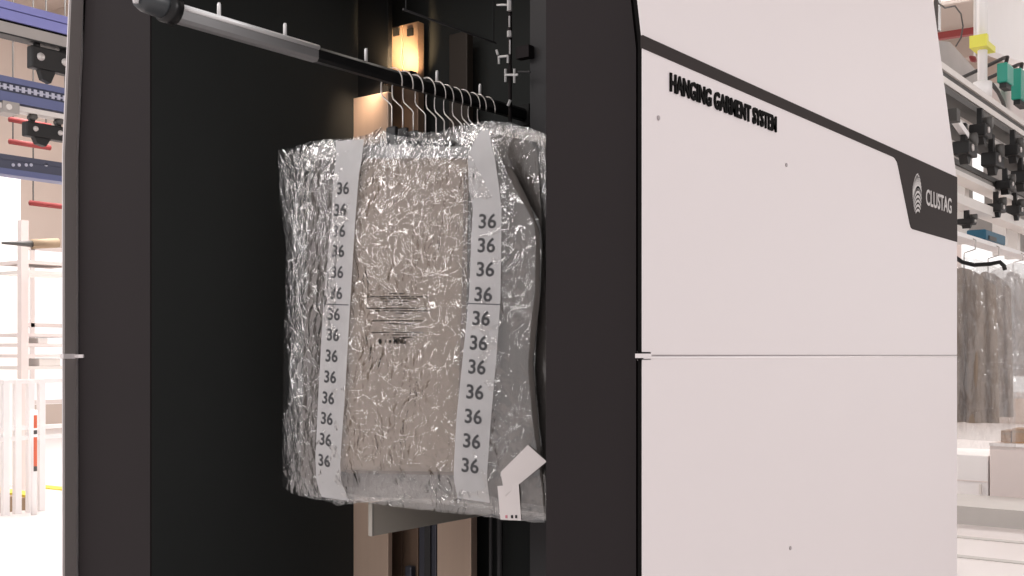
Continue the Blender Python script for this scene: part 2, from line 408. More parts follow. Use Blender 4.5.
# thin upper track high inside
ut = thing('upper_track', (-.62, .1, 2.6), 'thin dark upper track running back high inside the cabinet', 'track')
a = at(405, 10, X=-.70); b = at(496, 45, X=-.70)
MB().bar((-.70, .12, a.z), (-.70, b.y, a.z), .004, .004).build('track_bar', 'jamb', ut)
for y in (.13, b.y - .01):
    MB().tube([(-.70, y, a.z), (-.70, y, ZT - .0205)], .002, 6).build('track_hanger', 'beamblk', ut)

# chain upright with pale clamps at the right of the opening
CY = .69
cx = at(510, 50, Y=CY).x
ch = thing('control_rod', (cx, CY, 2.1), 'dark upright rod with pale clamps inside the cabinet at the right', 'rod')
zb = at(510, 118, Y=CY).z
MB().tube([(cx, CY, zb - .5), (cx, CY, ZT - .021)], .0055, 8).build('rod', 'charcoal', ch, smooth=True)
def cpt(p, q): return at(p, q, Y=CY - .012)
def clamp(pts, r=.0035, name='clamp'):
    m = MB()
    for (p, q), (u, w) in pts: m.tube([cpt(p, q), cpt(u, w)], r, 6)
    m.build(name, 'pin', ch)
clamp([((509.5, 0), (509.5, 11))], .007, 'coupling')
clamp([((497, 5), (507, 5))], .003, 'side_pin')
clamp([((509.5, 31), (509.5, 37))], .007, 'coupling')
clamp([((496.5, 50), (498, 55)), ((499, 56), (499, 64)), ((499, 57), (508, 56)), ((508, 56), (508, 63))])
clamp([((505.5, 69), (505.5, 82)), ((514.5, 69), (514.5, 83)), ((505.5, 75), (518, 75))])
clamp([((508, 106), (510.5, 100))], .0045, 'side_pin')
clamp([((509.5, 16), (509.5, 27))], .0025, 'thread'); clamp([((510, 40), (510, 54))], .0025, 'thread')
MB().box(cpt(513, 50).x, cpt(526, 50).x, CY, CY + .025, cpt(513, 58).z, cpt(513, 46).z).build('bracket_block', 'charcoal', ch)
MB().tube([cpt(518, 72), cpt(530, 72)], .003, 6).build('cross_pin', 'jamb', ch)

# grey board below the garments
gx = at(374, 536, Y=.30).x; gz0 = at(374, 536, Y=.30).z; gz1 = gz0 + .085
gb = thing('guide_board', (gx, .30, gz0), 'olive grey board running back under the front plastic garment bag', 'board')
MB().box(gx - .012, gx, .30, .798, gz0, gz1).build('board', 'grey', gb, bevel=.0015)
MB().box(gx - .013, gx + .0012, .292, .2995, gz0, gz1).build('board_edge', 'greyl', gb, bevel=.001)
MB().box(gx - .011, gx - .001, .70, .72, gz1, gz1 + .03).build('board_tab', 'grey', gb)

# ================================================================== GARMENT BAGS ON THE RAIL
Y0 = .2565
def poly_sampler(pts):
    pts = [Vector(p) for p in pts]; d = [0]
    for a, b in zip(pts, pts[1:]): d.append(d[-1] + (b - a).length)
    def f(t):
        s = max(0, min(1, t)) * d[-1]
        for i in range(len(pts) - 1):
            if s <= d[i + 1] or i == len(pts) - 2:
                return pts[i].lerp(pts[i + 1], (s - d[i]) / max(1e-9, d[i + 1] - d[i]))
    return f
def patch(T, B, L, R):
    T, B, L, R = (poly_sampler(p) for p in (T, B, L, R))
    c00, c10, c01, c11 = T(0), T(1), B(0), B(1)
    def f(u, v):
        return (1 - v) * T(u) + v * B(u) + (1 - u) * L(v) + u * R(v) - ((1 - u) * (1 - v) * c00 + u * (1 - v) * c10 + (1 - u) * v * c01 + u * v * c11)
    return f
def W(pts, Y=Y0): return [(lambda c: (c.x, c.z))(at(p, q, Y=Y)) for p, q in pts]
def fb(x, y, z, o=3):
    s = 0; a = 1; fr = 1
    for _ in range(o):
        s += a * noise.noise(Vector((x * fr, y * fr, z * fr))); a *= .5; fr *= 2.1
    return s
def ridge(x, y, z): return 1 - abs(noise.noise(Vector((x, y, z)))) * 2

def bulge(x, z):                   # how far the front of the bag stands forward of its mid plane
    u = (x + .83) / .43; w = max(0, 1 - u * u)
    v = max(0, min(1, (2.07 - z) / .12)); h = max(0, min(1, (z - 1.13) / .10))
    return .006 + .030 * (w ** .6) * (v ** .6) * (.45 + .55 * h)

def film_front(T, B, L, R, Y, fn, amp, nu, nv, seed=0, back=False):
    P = patch(T, B, L, R)
    def f(u, v):
        c = P(u, v); x, z = c
        edge = min(1, 8 * min(u, 1 - u) + .15)
        w = fb(x * 9 + seed, z * 3.2, seed, 3) * .9 + .8 * ridge(x * 15 + z * 9 + seed, z * 11 - x * 4, 3.1 + seed) ** 3 * .6 + .35 * fb(x * 45, z * 33, seed + 5, 2)
        w += .8 * ridge(x * 7 - z * 14, z * 6 + x * 5, 8.2 + seed) ** 4 * (1 if v > .8 or v < .3 else .35)
        y = fn(x, z)
        sx = .0015 * fb(z * 40, seed, 1) if u in (0, 1) else 0
        sz = .003 * fb(x * 30, seed + 2, 1) if v in (0, 1) else 0
        if back: return (x + sx, Y + y * .5 - amp * w * .4 * edge, z + sz)
        return (x + sx, Y - y - amp * w * edge, z + sz)
    return MB().grid(f, nu, nv)

def cloth_patch(T, B, L, R, Y, front, thick, nu=40, nv=50, seed=0, amp=.002, folds=5):
    """puffy flat-folded cloth: a front and a back sheet closed at the rim"""
    P = patch(T, B, L, R); m = MB()
    def g(sgn):
        def f(u, v):
            x, z = P(u, v)
            e = min(1, 12 * min(u, 1 - u, v, 1 - v)) ** .5
            w = amp * (fb(x * 14 + seed, z * 3, seed) + .6 * math.sin(x * 30 * folds + fb(x, z * 2, seed) * 4) * .3)
            return (x, Y - front(x, z) + thick - (thick * e + w * e if sgn > 0 else -thick * .2 * e), z)
        return f
    m.grid(g(1), nu, nv); m.grid(g(-1), nu, nv)
    return m

def hook_geo(y, c=RX):
    za = 2.0803
    s0 = (c - .001, y, za - .02); s1 = (c, y, za + .036)
    pts = [s0, (c, y, za), s1]
    a = at(381.3, 95, Y=Y0); bx = a.x - RX
    pts += [(c + bx * .15, y, za + .043), (c + bx * .9, y, a.z - .004), (c + bx, y, a.z + .006), (c + bx, y, 2.178)]
    r = abs(bx)
    zc = 2.172
    for k in range(1, 15):
        t = PI - k * PI * 1.08 / 14
        pts.append((c + r * math.cos(t) * (.95 if math.cos(t) > 0 else 1), y, zc + .040 * math.sin(t)))
    return pts

GNAME = 'plastic garment bags on the rail'
front = thing('bagged_garment', (RX, Y0, 2.2), 'frontmost taupe garment in crinkled clear plastic with size 36 tapes, on the rail', 'garment', GNAME)
# clear outer film
T = W([(300, 147), (318, 142), (338, 140), (365, 139), (376, 135), (385, 128), (394, 135), (420, 140), (440, 141), (466, 136), (484, 128), (496, 131)])
R = W([(496, 131), (508, 160), (522, 192), (538, 222), (540, 238), (539, 290), (535, 330), (533, 370), (537, 420), (543, 470), (547, 522)])
L = W([(300, 147), (297, 180), (293, 230), (291, 260), (289, 330), (287, 400), (285, 460), (286, 486)])
B = W([(286, 486), (300, 494), (318, 498), (345, 502), (362, 500), (400, 506), (450, 512), (490, 516), (520, 521), (547, 523)])
film_front(T, B, L, R, Y0, lambda x, z: bulge(x, z) + .0035, .0032, 180, 180, 1.3).build('plastic_cover', 'film', front, smooth=True)
film_front(T, B, L, R, Y0 + .002, lambda x, z: .010, .002, 60, 60, 6.3, True).build('back_film', 'film2', front, smooth=True)
YF = Y0 - .027
def WF(pts): return W(pts, YF)
# taupe garment body and the greyer folds at its sides
infr = lambda k: (lambda x, z: max(.002, bulge(x, z) - k))
bT = WF([(350, 158), (410, 157), (466, 158)]); bR = WF([(466, 158), (464, 220), (463, 300), (460, 400), (457, 473)])
bL = WF([(350, 158), (347, 200), (342, 300), (336, 400), (334, 472)]); bB = WF([(334, 472), (400, 474), (457, 473)])
cloth_patch(bT, bB, bL, bR, Y0, infr(.007), .010, seed=2.1).build('garment_body', 'cloth', front, smooth=True)
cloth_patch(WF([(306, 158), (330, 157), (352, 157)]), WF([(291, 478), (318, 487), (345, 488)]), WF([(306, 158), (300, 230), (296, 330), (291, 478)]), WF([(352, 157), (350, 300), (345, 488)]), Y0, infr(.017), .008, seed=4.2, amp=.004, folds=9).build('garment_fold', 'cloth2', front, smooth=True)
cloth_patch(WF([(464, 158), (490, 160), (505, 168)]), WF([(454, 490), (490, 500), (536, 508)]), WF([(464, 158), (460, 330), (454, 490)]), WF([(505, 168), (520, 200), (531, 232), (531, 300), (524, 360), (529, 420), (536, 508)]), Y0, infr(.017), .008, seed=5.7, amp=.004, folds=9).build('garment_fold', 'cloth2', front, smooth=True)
# garment edge shadow painted as a dark ribbon beside the right tape
def ribbon(lp, rp, fn, Y, off, n=60, nu=6):
    A, C = poly_sampler(WF(lp)), poly_sampler(WF(rp))
    def f(u, v):
        c = A(v).lerp(C(v), u); return (c.x, Y - fn(c.x, c.y) + off, c.y)
    return MB().grid(f, nu, n)
ribbon([(463.5, 172), (461.5, 300), (458, 400), (456, 470)], [(467.5, 172), (466, 300), (461.5, 400), (459, 470)], bulge, Y0, .0055).build('garment_edge_shadow', 'shadow_fold', front, smooth=True)
ribbon([(344, 470), (343.6, 473)], [(458, 472), (458, 475)], bulge, Y0, .0058, 2, 40).build('hem_crease', 'shadow_fold', front, smooth=True)
# clear header band, hanger label
ribbon([(305, 147), (305, 159)], [(475, 146), (468, 158)], bulge, Y0, .004, 4, 50).build('header_band', 'band', front, smooth=True)
ribbon([(385, 144.5), (385, 156)], [(411, 144.5), (411, 156)], bulge, Y0, .0015, 3, 8).build('header_label', 'tape', front, smooth=True)
# size tapes with their numbers
def tape(lp, rp, nums, h, w):
    t = ribbon(lp, rp, bulge, Y0, -.0052, 90, 8).build('size_tape', 'tape', front, smooth=True)
    vs, fs = text_geo('36', 1, None, .0, bold=.02)
    wid = max(v[0] for v in vs)
    for p, q, k in nums:
        c = at(p, q, Y=YF)
        hh = h * k; ang = math.radians(-3)
        out = []
        for a, b, z in vs:
            a = (a - wid / 2) * hh * w; b = (b - .5) * hh
            x = c.x + a * math.cos(ang) - b * math.sin(ang); zz = c.z + a * math.sin(ang) + b * math.cos(ang)
            out.append((x, Y0 - bulge(x, zz) - .0060, zz))
        MB().add(out, fs).build('printed_number', 'ink', t, recalc=False)
tape([(334, 141), (337, 160), (334, 220), (326, 300), (320, 400), (316, 480), (320, 497)], [(363, 139), (364, 160), (359, 220), (354, 300), (348, 400), (342, 480), (348, 501)],
     [(346.5, 188.5, 1), (343.5, 210, 1), (342.5, 231, 1), (341.5, 251, 1), (340.5, 272, 1), (339.5, 293, 1), (337, 314, 1), (336, 334.5, 1), (334.5, 355.5, 1), (333, 376.5, 1), (331, 397.5, 1), (329.5, 418, 1), (328, 439, 1), (326.5, 460, 1)], .031, 1.12)
tape([(480, 130), (470, 155), (471, 190), (475, 208), (471, 300), (465, 360), (459, 420), (456, 480), (458, 498)], [(488, 130), (496, 160), (500, 190), (502, 210), (501, 300), (497, 360), (492, 420), (488, 480), (489, 503)],
     [(489, 221, 1), (488, 245, 1), (487, 269, 1), (485, 294, 1), (483, 318, 1), (480.5, 342.5, 1), (479, 366.5, 1), (477, 391.5, 1), (475.5, 416, 1), (474, 440.5, 1), (472.5, 465, 1)], .033, 1.12)
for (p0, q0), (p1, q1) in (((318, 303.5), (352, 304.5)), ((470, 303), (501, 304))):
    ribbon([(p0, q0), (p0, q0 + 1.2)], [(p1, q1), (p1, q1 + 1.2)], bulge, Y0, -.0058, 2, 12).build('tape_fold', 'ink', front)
# printed warning text: rows of tiny unreadable print, a row of marks below
m = MB(); rng = random.Random(3)
rows = [(294, 393, 408, .7), (297, 371, 432, 1), (299, 385, 421, .9), (301.5, 388, 412, .6), (305, 396, 406, .5), (308.5, 370, 436, 1), (311, 378, 434, .9), (313.5, 396, 410, .4),
        (318, 394, 405, .6), (321, 376, 428, 1), (324, 390, 419, .7), (330, 396, 403, .5), (332.5, 375, 427, 1), (335, 385, 420, .8), (337.5, 394, 416, .6)]
for q, p0, p1, dens in rows:
    p = p0
    while p < p1:
        w = rng.uniform(.5, 2.6)
        if rng.random() < .6 + .35 * dens:
            a = at(p, q - .55 + rng.uniform(-.1, .1), Y=YF); b = at(min(p1, p + w), q + .55, Y=YF)
            yy = Y0 - bulge(a.x, a.z) - .0052
            m.add([(a.x, yy, a.z), (b.x, yy, a.z), (b.x, yy, b.z), (a.x, yy, b.z)], [(0, 3, 2, 1)])
        p += w + rng.uniform(.2, .7)
c = at(384, 341.5, Y=YF)
m.add([(c.x + .006 * math.cos(2 * PI * k / 10), Y0 - bulge(c.x, c.z) - .0052, c.z + .007 * math.sin(2 * PI * k / 10)) for k in range(10)], [tuple(range(10))])
for p, w in ((389, .8), (393, 2.2)):
    a = at(p, 340, Y=YF); b = at(p + w, 343, Y=YF); yy = Y0 - bulge(a.x, a.z) - .0052
    m.add([(a.x, yy, a.z), (b.x, yy, a.z), (b.x, yy, b.z), (a.x, yy, b.z)], [(0, 3, 2, 1)])
vs, fs = text_geo('MNG', .0155, .040, 0, bold=.035); c = at(397.5, 344, Y=YF)
m.add([(c.x + a, Y0 - bulge(c.x + a, c.z) - .0052, c.z + b) for a, b, _ in vs], fs)
m.build('printed_warning', 'inkd', front, recalc=False)
# paper tags at the bottom right
def card(pts, off, name, mat, par):
    w = WF(pts); n = len(w); ys = [Y0 - bulge(x, z) - off for x, z in w]
    return MB().add([(x, y, z) for (x, z), y in zip(w, ys)] + [(x, y + .0008, z) for (x, z), y in zip(w, ys)],
                    [tuple(range(n)), tuple(range(n, 2 * n))[::-1]] + [(i, n + i, n + (i + 1) % n, (i + 1) % n) for i in range(n)]).build(name, mat, par)
card([(502, 472), (527, 445), (543.5, 462), (505, 496)], .0092, 'price_tag', 'paper', front)
ct = card([(498, 486), (518, 484), (519, 521), (499, 520)], .0075, 'care_card', 'paper', front)
for p in (505, 510.5, 514.5):
    card([(p - 1, 515.5), (p + 1, 515.3), (p + 1, 518.5), (p - 1, 518.5)], .0085, 'printed_mark', 'inkd' if p > 506 else 'pink', ct)
# hanger: hook, neck, bar
MB().tube(hook_geo(Y0), .0019, 8).build('hook', 'wire', front, smooth=True)
def hanger_geo(y, w=.20):
    m = MB(); n = 12; pts = []
    for i in range(n + 1):
        t = i / n * 2 - 1; pts.append((RX + t * w, y, 2.022 - .020 * abs(t) ** 1.4))
    m.tube(pts, .007, 8); return m
MB().box(RX - .016, RX + .016, Y0 - .006, Y0 + .006, 2.015, 2.066).build('hanger_neck', 'hblack', front, bevel=.004)
hanger_geo(Y0).build('hanger_bar', 'hblack', front, smooth=True)

# the second kind: plainer, squarer bag seen behind the front one
Ys = [.2963, .3371, .3790, .4220, .4610, .4980, .5330, .5660, .5980, .6300]
Y1 = Ys[0]
second = thing('bagged_garment', (RX, Y1, 2.2), 'second bagged garment from the front, its film showing beside the front bag', 'garment', GNAME)
W1 = lambda pts: W(pts, Y1)
T = W1([(281, 151), (300, 149), (340, 142), (380, 134), (400, 131), (440, 133), (468, 124), (498, 121), (524, 126), (546, 134)])
R = W1([(546, 134), (550, 200), (552, 300), (549, 400), (552, 500), (552, 520)])
L = W1([(281, 151), (282, 200), (288, 240), (296, 330), (296, 488)])
B = W1([(296, 488), (340, 505), (364, 502), (400, 500), (450, 505), (552, 520)])
mid = lambda x, z: .005
film_front(T, B, L, R, Y1 - .004, mid, .0018, 90, 90, 11.1).build('plastic_cover', 'film2', second, smooth=True)
film_front(T, B, L, R, Y1 + .006, mid, .0012, 30, 40, 13.1, True).build('back_film', 'film2', second, smooth=True)
cloth_patch(W1([(320, 153), (400, 139), (480, 131), (536, 142)]), W1([(303, 484), (364, 497), (450, 500), (545, 514)]), W1([(320, 153), (310, 300), (303, 484)]), W1([(536, 142), (545, 300), (545, 514)]),
            Y1 + .003, lambda x, z: .002, .003, 30, 40, seed=9.2, amp=.0012).build('garment_body', 'cloth2', second, smooth=True)
MB().tube(hook_geo(Y1), .0019, 8).build('hook', 'wire', second, smooth=True)
MB().box(RX - .016, RX + .016, Y1 - .005, Y1 + .005, 2.015, 2.07).build('hanger_neck', 'hblack', second, bevel=.004)
hanger_geo(Y1).build('hanger_bar', 'hblack', second, smooth=True)
ORD = ['third', 'fourth', 'fifth', 'sixth', 'seventh', 'eighth', 'ninth', 'tenth', 'eleventh']
for i, y in enumerate(Ys[1:]):
    o = dup(second, (RX + random.uniform(-.006, .006), y, 2.2 - .003 * random.random()),
            ('backmost bagged garment on the rail, its hook nearest the rail end' if i == len(Ys) - 2 else 'bagged garment whose wire hook is %s from the front along the rail' % ORD[i]))
    o.scale = (.97 - .012 * i, .85, 1 + .0012 * i)

# ================================================================== THE HALL
struct('floor', MB().box(-26, 14, -14, 30, -.1, 0), 'floor')
# far walls with daylight glazing
WL, WB = -20.0, 24.0
struct('wall_left', MB().box(WL - .2, WL, 0, WB, 3.7, 8.2).box(WL - .2, WL, 0, WB, 0, .5), 'wall')
struct('wall_back', MB().box(WL, 6, WB, WB + .2, 4.9, 8.2).box(WL, 6, WB, WB + .2, 0, .6), 'wall')
for k in range(6):
    y0 = 0 + k * 4.0
    w = struct('window_%d' % (k + 1), MB().box(WL - .1, WL - .06, y0, y0 + 4, .5, 3.7), 'glow')
    fm = MB()
    for y in (y0 + .04, y0 + 2, y0 + 3.96): fm.box(WL - .06, WL, y - .04, y + .04, .5, 3.7)
    for z in (.55, 2.1, 3.65): fm.box(WL - .06, WL, y0, y0 + 4, z - .04, z + .04)
    fm.build('window_frame', 'pale', w)
for k in range(5):
    x0 = -14 + k * 4.0
    w = struct('window_%d' % (k + 7), MB().box(x0, x0 + 4, WB + .06, WB + .1, .6, 4.9), 'glow')
    fm = MB()
    for x in (x0 + .04, x0 + 2, x0 + 3.96): fm.box(x - .04, x + .04, WB, WB + .06, .6, 4.9)
    for z in (.65, 2.7, 4.85): fm.box(x0, x0 + 4, WB, WB + .06, z - .04, z + .04)
    fm.build('window_frame', 'pale', w)
struct('ceiling', MB().box(WL, 6, 3.2, WB, 8.2, 8.3), 'roof')
for k in range(5):
    y = 6 + 4 * k
    struct('trim_%d' % (k + 1), MB().box(WL, 6, y - .12, y + .12, 7.6, 8.2), 'roof')

# ---- left background: overhead conveyor beams that run along the hall
XL = -4.7
def zl(p, q): return at(p, q, X=XL).z
def ybeam(name, label, cat, x, prof, y0, y1, group=None):
    r = thing(name, (x, (y0 + y1) / 2, prof[0][3]), label, cat, group)
    for nm, mat, w, z0, z1 in prof:
        MB().box(x - w / 2, x + w / 2, y0, y1, min(z0, z1), max(z0, z1)).build(nm, mat, r)
    return r
LB = 'overhead conveyor beams at the left'
z = lambda q: zl(0, q)
b1 = ybeam('conveyor_beam', 'violet blue overhead conveyor beam, uppermost at the left edge', 'conveyor', XL,
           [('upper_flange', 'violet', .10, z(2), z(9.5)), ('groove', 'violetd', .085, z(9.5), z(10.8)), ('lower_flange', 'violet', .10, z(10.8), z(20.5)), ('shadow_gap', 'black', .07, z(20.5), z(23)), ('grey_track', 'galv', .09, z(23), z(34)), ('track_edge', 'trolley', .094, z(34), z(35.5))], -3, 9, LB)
b2 = ybeam('conveyor_beam', 'slate blue overhead conveyor beam carrying a pale chain at the left', 'conveyor', XL,
           [('upper_flange', 'blue', .10, z(77), z(83)), ('chain_bed', 'blued', .08, z(83), z(92.5)), ('lower_flange', 'blue', .10, z(92.5), z(102)), ('lower_lip', 'galvl', .08, z(104), z(109))], -3, 9, LB)
lk = MB(); zc = (z(84) + z(91.5)) / 2; hh = abs(z(84) - z(91.5)) / 2
for k in range(150):
    y = -.6 + k * .034
    lk.box(XL + .041, XL + .050, y, y + .018, zc - hh * .75, zc + hh * .75); lk.box(XL + .041, XL + .047, y + .018, y + .034, zc - hh * .2, zc + hh * .2)
lk.build('chain', 'chain', b2)
b3 = ybeam('conveyor_beam', 'dark slate blue conveyor beam, lowest of the three at the left', 'conveyor', XL,
           [('upper_flange', 'blued', .10, z(155), z(160)), ('face', 'blued', .09, z(160), z(169)), ('lower_flange', 'blue', .10, z(169), z(175))], -3, 9, LB)
mk = MB()
for p in (13, 19, 26, 31, 46): 
    c = at(p, 165, X=XL + .046); mk.tube([(XL + .045, c.y, c.z), (XL + .050, c.y, c.z)], .009, 10)
mk.build('bolt_head', 'chain', b3)
def trolley(name, x, y, zt, w, h, label, group):
    r = thing(name, (x, y, zt), label, 'trolley', group)
    MB().box(x - .03, x + .03, y - w / 2, y + w / 2, zt - h * .75, zt - h * .28).build('body', 'trolley', r, bevel=.008)
    for s in (-1, 1):
        MB().box(x - .012, x + .012, y + s * w * .32 - .014, y + s * w * .32 + .014, zt - h * .3, zt).build('arm', 'trolley', r)
        MB().tube([(x - .02, y + s * w * .32, zt - h * .12), (x + .034, y + s * w * .32, zt - h * .12)], h * .10, 14).build('wheel', 'galvd', r, smooth=True)
        MB().tube([(x + .028, y + s * w * .30, zt - h * .5), (x + .036, y + s * w * .30, zt - h * .5)], h * .085, 12).build('bolt_cap', 'bolt', r, smooth=True)
    MB().prism([(y - w * .3, zt - h * .74), (y + w * .1, zt - h * .74), (y - w * .02, zt - h), (y - w * .22, zt - h * .95)], 'x', x - .02, x + .02).build('latch', 'trolley', r)
    return r
TG = 'black trolleys on the conveyor beams at the left'
c = at(50, 37, X=XL); trolley('rail_trolley', XL + .0, c.y, c.z, .24, .26, 'larger black trolley hanging under the uppermost violet beam', TG)
c = at(45, 118, X=XL); trolley('rail_trolley', XL + .0, c.y, c.z + .01, .24, .17, 'smaller black trolley with pale bolts between the two blue beams', TG)
# uprights that carry the beams
XC = -11.2
c0, c1 = at(-14, 300, X=XC), at(21, 300, X=XC)
pl = thing('beam_column', (XC, (c0.y + c1.y) / 2, 0), 'broad white upright column at the left edge under the conveyor beams', 'column')
MB().box(XC - .3, XC, c0.y, c1.y, 0, at(10, 177, X=XC).z).build('column', 'post', pl, bevel=.01)
MB().box(XC - .4, XC + .1, c0.y - .1, c1.y + .1, 0, .02).build('foot_plate', 'pale', pl)
c2 = at(7, 109, X=XL); MB().box(XL - .06, XL + .055, c2.y - .05, c2.y + .04, c2.z - .03, c2.z + .03).build('bracket', 'galv', b2)
MB().tube([(XL + .055, c2.y - .02, c2.z), (XL + .062, c2.y - .02, c2.z)], .016, 12).build('bracket_bolt', 'galvl', b2)
# red pipes further back
XP = -10.4
for i, (q, lab) in enumerate(((121, 'upper red pipe behind the small black trolley'), (143, 'lower red pipe behind the small black trolley'), (204, 'red pipe below the lowest blue beam, against the pale wall'))):
    XP = -10.4 - .1 * i; c = at(20 if i < 2 else 40, q, X=XP)
    p = thing('red_pipe', (XP, c.y, c.z), lab, 'pipe', 'red pipes at the left')
    MB().tube([(XP, c.y - .12, c.z), (XP, c.y + (.35 if i < 2 else 3.5), c.z)], .03, 10).build('pipe', 'red', p, smooth=True)
    for dy in (-.08, .3): MB().box(XP - .006, XP + .006, c.y + dy - .006, c.y + dy + .006, c.z - .03, 8.2).build('drop_rod', 'galvd', p)
# pale machine and guard fence deeper on the left
XF = -10.0
c = at(42, 300, X=XF)
ls = thing('storage_shelf', (XF, c.y, 0), 'pale grey shelving unit behind the guard fence at the left', 'shelf')
z0, z1 = 0, at(30, 245, X=XF).z
ya, yb = at(23, 300, X=XF).y, at(75, 300, X=XF).y
for y in (ya, yb): MB().box(XF - .04, XF + .04, y - .04, y + .04, 0, z1 + .25).build('upright', 'pale', ls)
for q in (262, 272, 335, 345, 356, 368):
    zz = at(30, q, X=XF).z; MB().box(XF - .5, XF + .03, ya, yb, zz - .018, zz + .018).build('shelf_board', 'galvl' if q in (272, 368) else 'pale', ls)
cd = at(13, 243, X=XF + .3)
MB().tube([at(2, 243, X=XF + .3), at(20, 243.5, X=XF + .3), at(32, 244, X=XF + .3)], [.012, .025, .035], 10).build('arm', 'galvd', ls, smooth=True)
MB().tube([at(32, 244, X=XF + .3), at(58, 243, X=XF + .3)], .05, 10).build('arm_grip', 'wood', ls, smooth=True)
for k, (p, q, w, lab) in enumerate(((37, 335, 9, 'small grey carton on the upper shelf at the left'), (44, 366, 20, 'larger grey carton on the lower shelf at the left'))):
    c = at(p, q, X=XF - .1); hgt = .055 + .025 * k
    zz = at(30, 345 if k == 0 else 368, X=XF).z + .019
    o = MB().box(XF - .3, XF + .02, c.y - w * .006, c.y + w * .006, zz, zz + hgt).build('carton', 'galvl', None, origin=(XF - .1, c.y, zz), bevel=.004)
    tag(o, lab, 'carton', 'cartons on the pale shelves')
XG = -9.0
gf = thing('guard_fence', (XG, at(30, 470, X=XG).y, 0), 'white tubular guard fence at the left behind the cabinet', 'fence')
gy0, gy1 = at(0, 430, X=XG).y, at(90, 430, X=XG).y
ztop = at(30, 380, X=XG).z
for p in (5, 17, 30, 41, 68):
    y = at(p, 430, X=XG).y; MB().box(XG - .03, XG + .03, y - .03, y + .03, 0, ztop).build('fence_post', 'post', gf)
for q in (381, 427, 437): 
    zz = at(40, q, X=XG).z; MB().box(XG - .02, XG + .02, gy0, gy1, zz - .02, zz + .02).build('fence_rail', 'post', gf)
c = at(34, 440, X=XG + .2)
sp = thing('striped_bollard', (XG + .2, c.y, 0), 'slim white post with orange red stripe before the guard fence', 'post')
MB().tube([(XG + .2, c.y, 0), (XG + .2, c.y, at(34, 410, X=XG + .2).z)], .03, 10).build('pole', 'post', sp, smooth=True)
for q0, q1, mt in ((415, 428, 'orange'), (430, 434, 'galvd'), (437, 466, 'orange'), (466, 471, 'galvd')):
    MB().box(XG + .225, XG + .234, c.y - .018, c.y + .012, at(34, q1, X=XG + .2).z, at(34, q0, X=XG + .2).z).build('stripe', mt, sp)
c = at(48, 486, Z=0.0)
tag(MB().prism([(c.x - .6, c.y - .25), (c.x + .9, c.y - .1), (c.x + .9, c.y + .08), (c.x - .6, c.y - .07)], 'z', .0, .012).build('floor_marking', 'yellow', None, origin=(c.x, c.y, 0)), 'yellow stripe on the floor below the guard fence', 'floor marking')
c = at(-22, 508, Z=0.0); c.y -= .25
pa = thing('pallet', (c.x, c.y, 0), 'low wooden pallet with yellow edge at the lower left border', 'pallet')
for k in range(5): MB().box(c.x - .6, c.x + .5, c.y - .5 + k * .24, c.y - .34 + k * .24, .12, .145).build('slat', 'yellow' if k == 4 else 'wood', pa)
for dx in (-.55, -.05, .42): MB().box(c.x + dx, c.x + dx + .09, c.y - .5, c.y + .62, 0, .12).build('runner', 'wood', pa)

# ---- right background: conveyor lines behind the cabinet
XR = -.55
def zr(p, q, X=XR): return at(p, q, X=X).z
def aim(p, q, X=XR): return at(p, q, X=X)
RG = 'aluminium conveyor rails behind the cabinet'
def rrail(label, q0, q1, x, p=985, y0=2.35, y1=12, parts=3, mats=('galvl', 'galvd', 'galvl')):
    za, zb = zr(p, q0, x), zr(p, q1, x)
    r = thing('conveyor_rail', (x, y0, zb), label, 'conveyor', RG)
    h = (za - zb) / parts
    for i in range(parts):
        MB().box(x - .045 + (.012 if i % 2 else 0), x + .045 - (.012 if i % 2 else 0), y0, y1, za - (i + 1) * h, za - i * h).build('rail_flange' if i % 2 == 0 else 'rail_groove', mats[i % len(mats)], r)
    return r
# support frame
sf = thing('hanging_gantry', (XR - .3, 5.5, 0), 'pale steel frame carrying the conveyor rails behind the cabinet', 'frame')
for p, w in ((967, 7), (1019, 6), (1007, 4)):
    c = aim(p, 200, XR - .12); MB().box(XR - .20, XR - .12, c.y - w * .006, c.y + w * .006, 2.12, 2.55).build('upright', 'galvl', sf)
r1 = rrail('topmost double aluminium rail slanting down behind the cabinet top', 100, 117, XR, parts=3)
r2 = rrail('dark rail just below the topmost double rail', 119, 125, XR + .02, parts=1, mats=('galvd',))
r3 = rrail('second grey aluminium rail, carrying black trolleys on both sides', 140, 152, XR - .03, parts=3, mats=('galvl', 'galv', 'galvd'))
r4 = rrail('wide grey rail level with the badge behind the cabinet', 178, 192, XR - .06, parts=3, mats=('galvd', 'galv', 'galvl'))
r5 = rrail('pale grey rail just below the wide grey rail', 208, 217, XR - .06, parts=1, mats=('galvl',))
r6 = rrail('white rail under the teal box, lowest of the rails', 243, 247, XR - .02, parts=1, mats=('post',))
